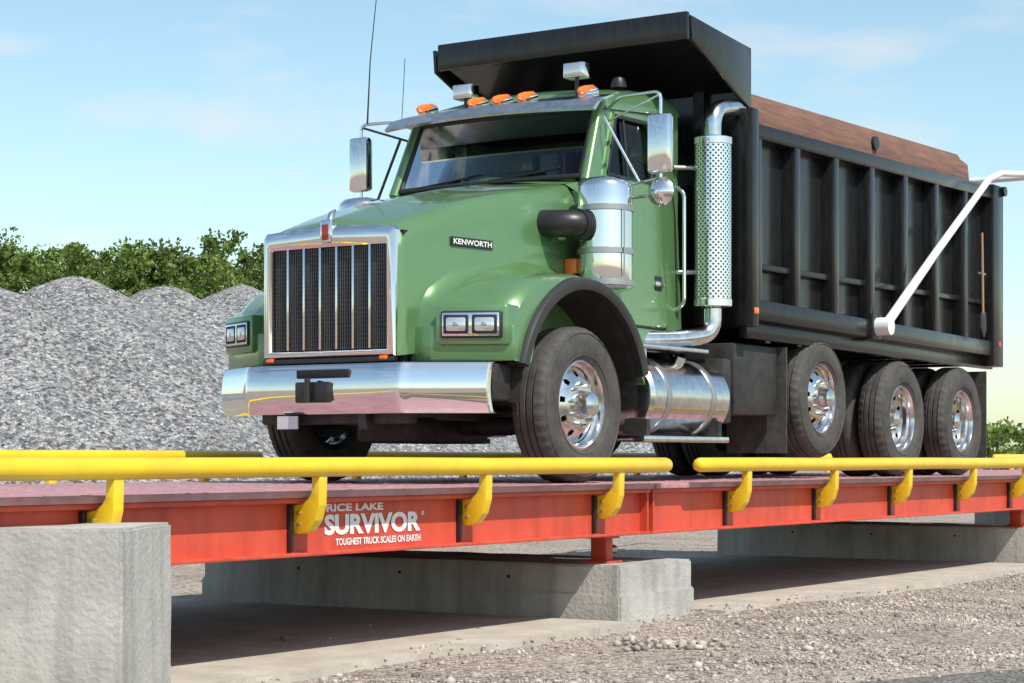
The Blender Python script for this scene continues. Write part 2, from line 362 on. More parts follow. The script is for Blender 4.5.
# ------------------------------------------------------------------ scale foundation
def conc_poly(name,pts,z0,z1,parent=None):
    cx=sum(p[0] for p in pts)/4; cy=sum(p[1] for p in pts)/4
    p=parent or group(name,(cx,cy,0))
    bm=bmesh.new(); A=[bm.verts.new((x,y,z0)) for x,y in pts]; B=[bm.verts.new((x,y,z1)) for x,y in pts]
    bm.faces.new(A); bm.faces.new(B[::-1])
    for i in range(4): bm.faces.new((A[i],B[i],B[(i+1)%4],A[(i+1)%4]))
    bmesh.ops.recalc_face_normals(bm,faces=bm.faces[:])
    bmesh.ops.bevel(bm,geom=bm.edges[:],offset=0.012,segments=2,affect='EDGES')
    bmesh.ops.subdivide_edges(bm,edges=[e for e in bm.edges if e.calc_length()>0.2],cuts=14,use_grid_fill=True)
    for v in bm.verts: v.co+=0.005*noise.noise_vector(v.co*4)
    me=bpy.data.meshes.new('block'); bm.to_mesh(me); bm.free(); finish('block' if not parent else name,me,p,CONC,40)
    return p
def rect(x0,x1,y0,y1): return [(x0,y0),(x1,y0),(x1,y1),(x0,y1)]
p1=conc_poly('concrete_pier',rect(11.2,12.2,6.45,10.0),-0.2,0.385)
conc_poly('base_course',rect(11.185,12.215,6.435,10.015),-0.2,0.20,p1)
p2=conc_poly('concrete_pier',rect(19.5,20.5,6.45,10.0),-0.2,0.385)
p3=conc_poly('concrete_pier',rect(27.5,28.5,6.45,10.0),-0.2,0.385)
for p,x in ((p1,11.2),(p2,19.5)):
    for yy in (7.3,8.2,9.1): tube('form_tie_hole',[(x-0.004,yy,0.29),(x+0.02,yy,0.29)],0.012,DARK,p,10)
wa=conc_poly('concrete_abutment_wall',[(6.10,5.90),(6.89,6.35),(6.39,7.22),(5.60,6.77)],-0.3,0.785)
conc_poly('concrete_abutment_wall',rect(35.6,36.0,6.2,10.3),-0.3,0.775)
for k,(a,b) in enumerate([(6.9,11.1),(12.3,19.4),(20.6,27.4)]):
    bm=bmesh.new(); bmesh.ops.create_grid(bm,x_segments=60,y_segments=40,size=0.5)
    for v in bm.verts:
        X=(a+b)/2+v.co.x*(b-a); Y=8.3+v.co.y*4.1
        if v.co.y<-0.49: Y+=0.05*noise.noise(Vector((X*2,0,k)))+0.02*noise.noise(Vector((X*9,0,k)))
        v.co=Vector((X,Y,0.035))
    r=bmesh.ops.extrude_face_region(bm,geom=bm.faces[:])
    for q in r['geom']:
        if isinstance(q,bmesh.types.BMVert): q.co.z-=0.2
    bmesh.ops.recalc_face_normals(bm,faces=bm.faces[:])
    me=bpy.data.meshes.new('pavement_pad'); bm.to_mesh(me); bm.free(); finish('concrete_pavement',me,None,PADM)
# ------------------------------------------------------------------ truck scale
SC=group('truck_scale',(12,YC,0))
mods=[(4.0,11.70),(11.74,19.96),(20.0,27.96),(28.0,36.0)]
Y0,Y1=6.5,9.80
for (a,b) in mods:
    box('deck_plate',a,b,Y0-0.03,Y1+0.03,DZ-0.035,DZ,DECK,SC,0.004)
    for side in (0,1):
        ys=Y0 if side==0 else Y1; s=1 if side==0 else -1
        lo,hi=sorted((ys+0.06*s,ys+0.075*s)); box('beam_web',a,b,lo,hi,0.59,DZ-0.04,RED,SC)
        lo,hi=sorted((ys-0.005*s,ys+0.14*s)); box('top_flange',a,b,lo,hi,DZ-0.062,DZ-0.036,RED,SC,0.004)
        lo,hi=sorted((ys,ys+0.14*s)); box('bottom_flange',a,b,lo,hi,0.572,0.592,RED,SC,0.004)
        for xe in (a+0.01,b-0.03):
            lo,hi=sorted((ys+0.004*s,ys+0.059*s)); box('end_plate',xe,xe+0.02,lo,hi,0.593,DZ-0.064,RED,SC)
    for yy in (7.4,8.2,9.0): box('inner_beam',a,b,yy-0.06,yy+0.06,0.60,DZ-0.037,RED,SC)
    x=a+0.4
    while x<b: box('cross_member',x,x+0.08,Y0+0.15,Y1-0.15,0.62,DZ-0.038,RED,SC); x+=0.9
rv=[];rf=[]
for i in range(5200):
    x=rng.uniform(5.5,26); y=rng.uniform(Y0,Y1); a=random.choice((0.78,-0.78)); l=0.022; w=0.006
    c,s=math.cos(a),math.sin(a); b0=len(rv)
    for (u,v) in ((-l,0),(0,-w),(l,0),(0,w)): rv.append((x+u*c-v*s,y+u*s+v*c,DZ+0.001))
    rv.append((x,y,DZ+0.004)); rf+= [(b0+k,b0+(k+1)%4,b0+4) for k in range(4)]
mesh('tread_pattern',rv,rf,DECK,SC)
def railseg(a,b,y,z):
    r=0.05; pts=[(a,y,z),(a+0.008,y,z),(a+0.025,y,z),(a+0.05,y,z)]; 
    n=int((b-a)/1.5)+2
    for k in range(1,n): pts.append((a+(b-a)*k/n,y,z+0.002*math.sin(k*2.1)))
    pts+=[(b-0.05,y,z),(b-0.025,y,z),(b-0.008,y,z),(b,y,z)]
    rs=[0.012,0.03,0.044]+[r]*(len(pts)-6)+[0.044,0.03,0.012]
    tube('guide_rail',pts,rs,YEL,SC,24)
NZ=1.033; FZ=1.085
for (a,b) in [(4.2,11.76),(12.16,19.75),(20.15,27.7),(28.1,35.8)]:
    railseg(a,b,6.39,NZ); railseg(a,b,9.92,FZ)
bx=[5.05,6.57,8.04,9.57,11.1,12.94,14.47,16.0,17.56,19.0,20.7,22.2,23.7,25.2,26.8,28.8,30.3,31.8,33.3,34.9]
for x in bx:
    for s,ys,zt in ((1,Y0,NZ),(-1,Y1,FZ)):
        q=[(-0.135,zt-0.02),(-0.085,zt-0.02),(-0.078,0.90),(-0.055,0.868),(-0.012,0.842),(0.056,0.836),(0.056,0.70),(0.0,0.688),(-0.06,0.705),(-0.105,0.76),(-0.13,0.84)]
        poly=[(ys+s*p[0],p[1]) for p in q]
        prism('rail_bracket',poly,x-0.035,x+0.03,'x',YEL,SC,0.005)
        lo,hi=sorted((ys+0.03*s,ys+0.058*s)); box('bracket_shade_strip',x-0.065,x-0.04,lo,hi,0.595,0.84,TRIM,SC,0.003)  # black strip added on the beam, standing in for stiffener shade beside the bracket
        for zz in (0.74,0.80): tube('bolt',[(x-0.03,ys+s*0.0,zz),(x-0.048,ys+s*0.0,zz)],0.010,STEEL,SC,6)
for jx in (11.72,19.98,27.98):
    for yy in (6.72,9.58):
        dx=-0.28
        box('load_cell_stand',jx+dx-0.045,jx+dx+0.045,yy-0.06,yy+0.06,0.40,0.572,RED,SC,0.006)
        box('load_cell_stand_cap',jx+dx-0.10,jx+dx+0.10,yy-0.08,yy+0.08,0.548,0.571,RED,SC,0.003)
        box('stand_base_plate',jx+dx-0.10,jx+dx+0.10,yy-0.10,yy+0.10,0.388,0.402,RED,SC)
        tube('load_cell',[(jx+dx+0.05,yy,0.47),(jx+dx+0.16,yy,0.47)],0.03,STEEL,SC,12)
yw=lambda X: Y0+0.056
text('sign_line_top','RICE LAKE',8.30,8.80,0.797,0.838,yw,WHITE,SC,0.035)
text('sign_line_main','SURVIVOR',8.285,9.15,0.672,0.782,yw,WHITE,SC,0.045)
text('sign_line_small','TOUGHEST TRUCK SCALES ON EARTH',8.38,9.15,0.615,0.653,yw,WHITE,SC,0.03)
text('sign_reg_mark','o',9.16,9.185,0.76,0.782,yw,WHITE,SC,0.02)
for nm,(a,b,c) in {'l':(3.95,-1,-9),'r':(36.05,41,50)}.items():
    prism('approach_ramp',[(a,-0.1),(a,0.9),(b,0.86),(c,0.0),(c,-0.1)],6.3,10.0,'y',CONC,None)
# ------------------------------------------------------------------ TRUCK
T=group('dump_truck',(14.5,YC,DZ))
def ny(o): return YC-o
def bo(name,x0,x1,o0,o1,z0,z1,m,bev=0.0):
    return box(name,x0,x1,ny(max(o0,o1)),ny(min(o0,o1)),z0,z1,m,T,bev)
def both(name,x0,x1,o0,o1,z0,z1,m,bev=0.0):
    bo(name,x0,x1,o0,o1,z0,z1,m,bev); bo(name,x0,x1,-o0,-o1,z0,z1,m,bev)
# ---- hood
def hoodsec(X):
    t=(X-10.36)/(12.14-10.36); t=min(max(t,0),1); s=t
    w=0.565+0.235*(1-(1-s)**1.3); zs=2.46+0.40*s+0.03*math.sin(math.pi*s); zt=2.585+0.44*s+0.045*math.sin(math.pi*s); zb=1.74+0.20*s
    return w,zs,zt,zb
HX=[10.345,10.36,10.38,10.42]+[10.42+(12.14-10.42)*k/16 for k in range(1,17)]
vs=[];fs=[]
for i,X in enumerate(HX):
    w,zs,zt,zb=hoodsec(X)
    ins=[0.03,0.012,0.004,0][i] if i<4 else 0
    half=[(w+0.005,zb),(w+0.012,zb+(zs-zb)*0.35),(w+0.008,zb+(zs-zb)*0.7),(w,zs-0.03),(w-0.006,zs),(w-0.03,zs+(zt-zs)*0.45),(w-0.075,zt-0.022),(w-0.10,zt-0.004),(w-0.14,zt+0.006),(w-0.28,zt+0.022),(0.12,zt+0.042),(0.05,zt+0.052),(0,zt+0.056)]
    half=[(max(o-ins,0),z-(ins if z>zb+0.3 else 0)) for o,z in half]
    full=half+[(-o,z) for o,z in half[-2::-1]]
    for o,z in full: vs.append((X,ny(o),z))
m_=len(full)
for i in range(len(HX)-1):
    for k in range(m_-1): fs.append((i*m_+k,i*m_+k+1,(i+1)*m_+k+1,(i+1)*m_+k))
mesh('hood',vs,fs,GREEN,T,28)
bo('radiator_core',10.40,10.46,0.55,-0.55,1.70,2.55,DARK)
for s in (1,-1): bo('hood_latch',12.02,12.10,s*0.80,s*0.83,2.28,2.36,TRIM,0.008)
# ---- grille
L0=[(-0.545,1.735),(0.545,1.735),(0.545,2.545),(0.515,2.575),(0,2.605),(-0.515,2.575),(-0.545,2.545)]
def inset(f):
    I=[(-0.475,1.785),(0.475,1.785),(0.475,2.445),(0.465,2.46),(0,2.462),(-0.465,2.46),(-0.475,2.445)]
    return [(a[0]*(1-f)+b[0]*f,a[1]*(1-f)+b[1]*f) for a,b in zip(L0,I)]
lay=[(0,0.06),(0,0.012),(0.12,0.002),(0.35,-0.008),(0.65,-0.010),(0.88,0.0),(1,0.012),(1,0.06)]
vs=[];fs=[]
for f,dx in lay:
    for (o,z) in inset(f): vs.append((10.315+dx,ny(o),z))
nL=len(L0)
for i in range(len(lay)-1):
    for k in range(nL): fs.append((i*nL+k,i*nL+(k+1)%nL,(i+1)*nL+(k+1)%nL,(i+1)*nL+k))
mesh('grille_surround',vs,fs,CHROME,T,38)
bo('grille_backing',10.375,10.395,0.50,-0.50,1.77,2.48,DARK)
for k in range(1,7):
    o=-0.475+0.95*k/7
    bo('grille_bar',10.322,10.372,o-0.009,o+0.009,1.79,2.46,CHROME,0.003)
for k in range(7):
    for j in range(1,9):
        o=-0.475+0.95*(k+j/9)/7; bo('grille_slat',10.35,10.37,o-0.0022,o+0.0022,1.79,2.46,SLAT)
for k in range(24):
    z=1.80+0.65*k/23; bo('grille_cross_rod',10.356,10.366,0.47,-0.47,z-0.002,z+0.002,SLAT)
bo('emblem',10.288,10.305,0.032,-0.032,2.50,2.61,REDL,0.012)
bo('emblem_rim',10.292,10.33,0.046,-0.046,2.485,2.64,CHROME,0.012)
tube('hood_ornament',[(10.34,YC,2.62),(10.36,YC,2.68),(10.40,YC,2.71)],[0.028,0.022,0.008],CHROME,T,10)
bo('grille_lower_lip',10.30,10.36,0.54,-0.54,1.70,1.733,TRIM,0.008)
for o in (0.47,-0.47): bo('lower_marker',10.285,10.315,o-0.03,o+0.03,1.712,1.738,AMB,0.008)
# ---- bumper
def plan(o):
    a=abs(o)
    if a<=0.60: return 10.235
    if a<0.66: t=(a-0.60)/0.06; return 10.235+0.02*t*t*1.5
    return 10.265+(a-0.66)*0.60
prof=[(0.07,1.362),(0.040,1.366),(0.028,1.385),(0.012,1.43),(0.002,1.48),(-0.002,1.53),(0.002,1.58),(0.010,1.63),(0.022,1.675),(0.036,1.69),(0.07,1.693)]
os_=[-1.10,-1.09,-1.0,-0.85,-0.7,-0.66,-0.64,-0.62,-0.60,-0.4,-0.2,0,0.2,0.4,0.60,0.62,0.64,0.66,0.7,0.9,1.0,1.105,1.115]
vs=[];fs=[]
for o in os_:
    e=0.03 if (o<=-1.10 or o>=1.115) else 0
    for dx,z in prof: vs.append((plan(o)+dx+e,ny(o),z))
m_=len(prof)
for i in range(len(os_)-1):
    for k in range(m_-1): fs.append((i*m_+k,i*m_+k+1,(i+1)*m_+k+1,(i+1)*m_+k))
b_=mesh('bumper',vs,fs,CHROME,T,35)
md=b_.modifiers.new('s','SOLIDIFY'); md.thickness=0.012; md.offset=-1
bo('bumper_slot',10.228,10.255,0.24,-0.19,1.60,1.655,DARK,0.006)
bo('tow_pin_box',10.20,10.26,0.09,-0.18,1.44,1.575,TRIM,0.01)
tube('tow_pin',[(10.17,ny(-0.05),1.44),(10.17,ny(-0.05),1.60)],0.02,TRIM,T,10)
bo('licence_plate',10.24,10.25,-0.19,-0.36,1.27,1.355,PLATE)
both('tow_hook',10.28,10.38,0.28,0.34,1.26,1.38,TRIM,0.01)
bo('front_crossmember',10.36,10.5,0.6,-0.6,1.30,1.66,UNDER,0.02)
both('bumper_bracket',10.4,10.9,0.4,0.5,1.35,1.6,UNDER)
both('fender_inner_brace',10.62,10.85,0.7,1.10,1.45,1.69,UNDER,0.02)
# ---- fenders
def ztop(X):
    return float(np.interp(X,[10.48,10.50,10.54,10.60,10.70,10.85,11.05,11.3,11.6,11.85,12.05,12.2,12.32,12.42],
                             [1.74,1.90,2.03,2.10,2.17,2.235,2.285,2.32,2.335,2.31,2.245,2.14,1.99,1.76]))
def arcz(X):
    d=abs(X-11.6)
    if d<0.80: return max(1.44+math.sqrt(0.64-d*d),1.70 if X<11.6 else 1.60)
    return 1.70 if X<11.6 else 1.60
for s in (1,-1):
    FX=[10.48,10.50,10.54,10.60,10.66,10.74,10.80,10.83,10.88,10.95,11.05,11.15,11.3,11.45,11.6,11.75,11.85,11.95,12.05,12.13,12.2,12.27,12.32,12.37,12.42]
    vs=[];fs=[]
    for X in FX:
        w=hoodsec(X)[0]-0.03; zt=ztop(X); za=min(arcz(X),zt-0.03)
        zi=min(zt+0.17,2.5)
        if X>12.14: w=0.80; zi=zt+0.02
        sec=[(w,zi),(w+0.04,zt+0.085),(w+0.085,zt+0.03),(w+0.15,zt+0.005),(1.0,zt),(1.09,zt-0.006),(1.15,zt-0.03),(1.185,zt-0.075 if zt-0.075>za else (zt+za)/2),(1.20,za+0.012),(1.20,za),(1.12,za)]
        for o,z in sec:
            sw=max(0,o-0.72)*0.50*max(0,1-(X-10.48)/0.55)
            vs.append((X+sw,ny(s*o),max(z,1.70) if X<10.8 else z))
    m_=len(sec)
    for i in range(len(FX)-1):
        for k in range(m_-1): fs.append((i*m_+k,i*m_+k+1,(i+1)*m_+k+1,(i+1)*m_+k))
    mesh('front_fender',vs,fs,GREEN,T,32)
    ap=[(10.475,0.55),(10.475,0.72),(10.715,1.20),(10.80,1.20),(10.80,0.55)]
    prism('fender_apron',[(x,ny(s*o)) for x,o in ap],1.70,1.93,'z',GREEN,T,0.012)
    vs=[];fs=[];NA=36
    for k in range(NA+1):
        a=math.radians(16+ (163-16)*k/NA); 
        for (r,o) in ((0.775,1.10),(0.775,1.225),(0.80,1.238),(0.845,1.235),(0.86,1.21),(0.86,1.10)):
            vs.append((11.6+r*math.cos(a)*1.01,ny(s*o),1.44+r*math.sin(a)))
    for k in range(NA):
        for j in range(6): fs.append((k*6+j,k*6+(j+1)%6,(k+1)*6+(j+1)%6,(k+1)*6+j))
    fs+= [tuple(range(6)),tuple(NA*6+j for j in range(6))]
    mesh('fender_flare',vs,fs,FLARE,T,40)
    vs=[];fs=[]
    for k in range(25):
        a=math.radians(0+180*k/24)
        for o in (0.45,1.17): vs.append((11.6+0.772*math.cos(a),ny(s*o),1.44+0.772*math.sin(a)))
    for k in range(24): fs.append((2*k,2*k+1,2*k+3,2*k+2))
    mesh('wheel_well',vs,fs,UNDER,T,40)
    def hx(o,off=0): return 10.455+(o-0.735)*0.49-off
    def slab(nm,o0,o1,z0,z1,f,b,m,bev):
        prism(nm,[(hx(o0,f),ny(s*o0)),(hx(o1,f),ny(s*o1)),(hx(o1,-b),ny(s*o1)),(hx(o0,-b),ny(s*o0))],z0,z1,'z',m,T,bev)
    slab('headlight_pod',0.76,1.185,1.80,2.065,0.012,0.16,GREEN,0.025)
    slab('headlight_bezel',0.80,1.155,1.845,2.02,0.03,0.05,TRIM,0.012)
    slab('headlight_recess',0.812,1.143,1.857,2.008,0.034,0.03,CHROME,0.006)
    for (a,b) in ((0.82,0.970),(0.985,1.135)):
        slab('headlight_reflector',a,b,1.868,1.998,0.037,0.02,DARK,0.010)
        slab('headlight_lens',a+0.014,b-0.014,1.882,1.984,0.041,0.02,LENS,0.016)
        slab('headlight_bulb_cap',(a+b)/2-0.018,(a+b)/2+0.018,1.915,1.950,0.043,0.0,STEEL,0.008)
hy=lambda X: ny(hoodsec(X)[0]+0.020)
vs=[];fs=[]
for X in (10.80,10.95,11.1,11.20):
    for z in (2.478,2.538): 
        for d in (0.008,0.016): vs.append((X,ny(hoodsec(X)[0]+d),z))
for i in range(3):
    a=i*4;b=a+4
    fs+=[(a+1,a+3,b+3,b+1),(a,b,b+2,a+2),(a,a+1,b+1,b),(a+2,b+2,b+3,a+3)]
fs+=[(0,2,3,1),(12,13,15,14)]
mesh('badge_plate',vs,fs,TRIM,T)
text('badge_letters','KENWORTH',10.815,11.185,2.490,2.527,hy,WHITE,T,0.02)
# ---- cab
def cside(u,v,d,s):
    o=0.885-d-0.06*max(0,(v-3.05)/0.6)
    return (u,ny(s*o),v)
for s in (1,-1):
    outer=[(12.16,1.98),(13.56,1.98),(13.56,3.72),(12.48,3.64),(12.20,3.06),(12.16,2.9)]
    win=[(12.40,3.12),(13.10,3.12),(13.12,3.16),(13.12,3.55),(13.08,3.58),(12.60,3.57)]
    panel('cab_side',outer,[win],lambda u,v,d,s=s:cside(u,v,d,s),0.03,GREEN,T)
    door=[(12.38,2.06),(13.28,2.06),(13.30,2.10),(13.30,3.60),(13.25,3.64),(12.60,3.60),(12.36,3.08),(12.34,2.12)]
    win2=[(12.42,3.13),(13.08,3.13),(13.10,3.16),(13.10,3.54),(13.07,3.565),(12.61,3.555)]
    panel('door',door,[win2],lambda u,v,d,s=s:cside(u,v,d-0.02,s),0.018,GREEN,T)
    tube('door_seal',[cside(p[0],p[1],-0.004,s) for p in [(12.33,2.05),(13.29,2.045),(13.312,2.09),(13.312,3.62),(13.26,3.655)]],0.009,TRIM,T,6)
    panel('window_trim',[(12.40,3.115),(13.10,3.115),(13.13,3.15),(13.13,3.56),(13.09,3.59),(12.595,3.58)],[win2],lambda u,v,d,s=s:cside(u,v,d-0.028,s),0.01,TRIM,T)
    tube('vent_post',[cside(12.72,3.13,-0.012,s),cside(12.72,3.56,-0.012,s)],0.012,TRIM,T,8)
    pts=[cside(p[0],p[1],0.012,s) for p in [(12.38,3.10),(13.13,3.10),(13.13,3.60),(12.56,3.60)]]
    mesh('side_glass',pts,[(0,1,2,3)],GLASS,T)
    bo('door_handle',13.08,13.22,s*0.885,s*0.925,2.36,2.40,CHROME,0.008)
    bo('door_handle_recess',13.10,13.20,s*0.90,s*0.908,2.33,2.44,TRIM,0.003)
    for zz in (2.35,2.9): bo('door_hinge',12.30,12.36,s*0.885,s*0.915,zz,zz+0.09,GREEN,0.006)
    tube('grab_handle',[(13.46,ny(s*0.88),3.15),(13.46,ny(s*0.96),3.10),(13.46,ny(s*0.96),2.25),(13.46,ny(s*0.88),2.20)],0.016,CHROME,T,10,round_=0.05)
panel('cab_back',[(-0.85,1.98),(0.85,1.98),(0.85,3.70),(-0.85,3.70)],[[(-0.45,3.15),(0.45,3.15),(0.45,3.5),(-0.45,3.5)]],lambda u,v,d:(13.53+d,ny(u),v),0.03,GREEN,T)
bo('cab_back_trim',13.50,13.528,0.84,-0.84,2.0,3.13,DARK)
bo('cab_floor',12.2,13.55,0.84,-0.84,1.98,2.05,UNDER)
bo('firewall',12.16,12.19,0.85,-0.85,1.98,2.98,GREEN)
mesh('cowl',[(12.15,ny(0.86),2.93),(12.15,ny(-0.86),2.93),(12.15,ny(0.7),3.03),(12.15,ny(-0.7),3.03),(12.15,ny(0),3.10),(12.26,ny(0.87),3.06),(12.26,ny(-0.87),3.06),(12.20,ny(0),3.14)],
     [(0,2,5),(2,4,7),(2,7,5),(1,6,3),(3,6,7),(3,7,4)],GREEN,T)
def wsp(o,v,d=0.0):
    X=12.215+0.235*v-0.055*(1-(o/0.8)**2)+d; Z=3.09+0.52*v
    return (X,ny(o*(1-0.035*v)),Z)
vs=[];fs=[]
for j in range(7):
    for i in range(17): vs.append(wsp(-0.80+1.6*i/16,j/6))
for j in range(6):
    for i in range(16): fs.append((j*17+i,j*17+i+1,(j+1)*17+i+1,(j+1)*17+i))
mesh('windshield_glass',vs,fs,GLASS,T,60)
def wtube(a,b,r,m,nm,k=10):
    tube(nm,[wsp(a[0]+(b[0]-a[0])*i/k,a[1]+(b[1]-a[1])*i/k) for i in range(k+1)],r,m,T,8)
wtube((-0.8,0),(0.8,0),0.020,TRIM,'windshield_seal'); wtube((-0.8,1),(0.8,1),0.020,TRIM,'windshield_seal')
for s in (1,-1):
    wtube((0.79*s,0),(0.79*s,1),0.018,TRIM,'windshield_seal')
    wtube((0.84*s,-0.08),(0.83*s,1.1),0.045,GREEN,'a_pillar')
for (o0,o1,v1) in ((0.05,0.50,0.10),(-0.60,-0.15,0.10)):
    tube('wiper',[wsp(o0,0.02,-0.02),wsp(o1,v1,-0.015)],0.006,TRIM,T,6)
    tube('wiper_blade',[wsp(o0+0.15,0.03,-0.012),wsp(o1+0.12,v1+0.05,-0.012)],0.005,TRIM,T,6)
RX=[12.44,12.47,12.54,12.7,12.95,13.2,13.42,13.53,13.57,13.58]
vs=[];fs=[]
for i,X in enumerate(RX):
    t=(X-12.44)/1.14; rise=[0.0,0.06,0.11,0.15,0.17,0.18,0.18,0.16,0.12,0.02][i]
    zb=3.60+0.10*t; w=0.845
    sec=[(w,zb),(w+0.004,zb+rise*0.25),(w-0.02,zb+rise*0.55+0.01),(w-0.08,zb+rise*0.8+0.02),(w-0.2,zb+rise*0.93+0.03),(0.4,zb+rise+0.04),(0.2,zb+rise+0.05),(0,zb+rise+0.055)]
    sec=sec+[(-o,z) for o,z in sec[-2::-1]]
    for o,z in sec: vs.append((X,ny(o),z))
m_=len(sec)
for i in range(len(RX)-1):
    for k in range(m_-1): fs.append((i*m_+k,i*m_+k+1,(i+1)*m_+k+1,(i+1)*m_+k))
fs.append(tuple(range(m_)))
mesh('cab_roof',vs,fs,GREEN,T,38)
bo('headliner',12.5,13.5,0.8,-0.8,3.58,3.60,DARK)
vs=[];fs=[]
for i in range(21):
    o=-0.92+1.84*i/20; f=0.09*(1-(o/0.92)**2)
    for (X,z) in ((12.20-f,3.545),(12.175-f,3.56),(12.26-f,3.635),(12.46-f*0.4,3.70),(12.46-f*0.4,3.685),(12.27-f,3.615)): vs.append((X,ny(o),z+0.02*(1-(o/0.92)**2)))
for i in range(20):
    for k in range(6): fs.append((i*6+k,i*6+(k+1)%6,(i+1)*6+(k+1)%6,(i+1)*6+k))
fs+=[tuple(range(6)),tuple(120+k for k in range(6))]
mesh('sun_visor',vs,fs,ALU,T,25)
for o in (-0.70,-0.22,0.0,0.22,0.72):
    x=12.38-0.05*(1-o*o)
    tube('marker_light_base',[(x,ny(o),3.70),(x+0.16,ny(o),3.74)],[0.034,0.044],CHROME,T,14)
    tube('marker_light',[(x-0.06,ny(o),3.718),(x-0.03,ny(o),3.72),(x+0.03,ny(o),3.73),(x+0.14,ny(o),3.765)],[0.010,0.028,0.038,0.026],AMB,T,14)
for o,zz in ((-0.38,3.84),(0.60,3.90)):
    bo('work_light',12.42,12.54,o-0.085,o+0.085,zz-0.055,zz+0.055,CHROME,0.012)
    bo('work_light_lens',12.412,12.425,o-0.072,o+0.072,zz-0.044,zz+0.044,LENS,0.004)
    tube('work_light_stem',[(12.48,ny(o),3.72),(12.48,ny(o),zz-0.05)],0.015,TRIM,T,8)
revolve('roof_dome',[(0.06,0),(0.06,0.03),(0.045,0.07),(0.0,0.09)],(12.95,ny(0.68),3.84),(0,0,1),TRIM,T,16)
for o in (0.45,-0.45):
    bo('seat_cushion',12.95,13.4,o-0.24,o+0.24,2.55,2.72,LEATH,0.05)
    bo('seat_back',13.25,13.42,o-0.24,o+0.24,2.70,3.35,LEATH,0.05)
bo('dashboard',12.24,12.55,0.8,-0.8,2.75,3.07,DARK,0.04)
revolve('steering_wheel',[(0.22+0.014*math.cos(a),0.014*math.sin(a)) for a in [k*math.pi/4 for k in range(9)]],(12.70,ny(0.45),3.08),(-0.55,0,0.83),TRIM,T,28)
tube('steering_column',[(12.45,ny(0.45),2.9),(12.70,ny(0.45),3.08)],0.03,TRIM,T,8)
# ---- air cleaners
for s in (1,-1):
    c=(12.10,ny(s*1.06),0)
    revolve('air_cleaner',[(0.0,2.23),(0.10,2.235),(0.185,2.26),(0.19,2.28),(0.19,2.50),(0.195,2.505),(0.195,2.535),(0.19,2.54),(0.19,2.80),(0.195,2.805),(0.195,2.835),(0.19,2.84),(0.19,2.97),(0.182,3.0),(0.15,3.03),(0.06,3.05),(0,3.05)],c,(0,0,1),CHROME,T,40,35)
    for zz in (2.30,2.52,2.82): 
        revolve('air_cleaner_band',[(0.191,zz-0.022),(0.2,zz-0.018),(0.2,zz+0.018),(0.191,zz+0.022)],c,(0,0,1),STEEL,T,40)
    tube('air_cleaner_tbolt',[(12.03,ny(s*1.255),2.34),(12.03,ny(s*1.255),2.80)],0.007,STEEL,T,6)
    tube('intake_elbow',[(11.98,ny(s*1.0),2.69),(11.84,ny(s*0.98),2.70),(11.78,ny(s*0.90),2.70),(11.77,ny(s*0.74),2.71)],0.095,TRIM,T,18,round_=0.07)
    for q in range(4): revolve('intake_rib',[(0.096,0),(0.106,0.004),(0.106,0.012),(0.096,0.016)],(11.84+0.03*q,ny(s*0.985),2.70),(1,0,0),TRIM,T,24)
    bo('cowl_marker',11.97,12.06,s*0.80,s*0.90,2.37,2.48,AMB,0.015)
    box('air_cleaner_bracket',12.05,12.17,*sorted((ny(s*0.86),ny(s*0.92))),2.45,2.60,TRIM,T)
# ---- mirrors
for s,o,X,dz in ((1,1.36,12.36,0.0),(-1,1.28,12.36,0.06)):
    bo('mirror_head',X-0.05,X+0.03,s*(o-0.088),s*(o+0.088),3.08+dz,3.50+dz,CHROME,0.025)
    bo('mirror_glass',X+0.031,X+0.036,s*(o-0.08),s*(o+0.08),3.10+dz,3.48+dz,LENS,0.002)
    tube('mirror_arm',[(12.50,ny(s*0.85),3.60),(12.40,ny(s*1.0),3.66),(X,ny(s*o),3.66),(X,ny(s*o),2.93),(12.42,ny(s*0.9),2.93)],0.012,CHROME,T,10,round_=0.06)
    tube('mirror_arm_lower',[(X,ny(s*(o-0.02)),3.05),(12.42,ny(s*0.89),3.0)],0.010,CHROME,T,8)
    tube('mirror_brace',[(12.36,ny(s*0.9),3.52),(X-0.02,ny(s*(o-0.16)),3.03)],0.011,CHROME if s>0 else TRIM,T,8)
    tube('mirror_brace_upper',[(12.46,ny(s*0.86),3.50),(X,ny(s*o),3.64)],0.009,TRIM if s<0 else CHROME,T,8)
    if s>0: revolve('convex_mirror',[(0.0,-0.05),(0.05,-0.045),(0.09,-0.02),(0.105,0.0),(0.1,0.01),(0,0.012)],(X,ny(s*(o+0.0)),2.955),(1,0,0),CHROME,T,28)
tube('whip_antenna',[(12.36,ny(-1.22),3.66),(12.37,ny(-1.20),4.15),(12.42,ny(-1.14),4.95)],[0.008,0.005,0.003],TRIM,T,6)
tube('short_antenna',[(12.40,ny(-0.92),3.66),(12.40,ny(-0.89),4.14)],0.003,TRIM,T,6)
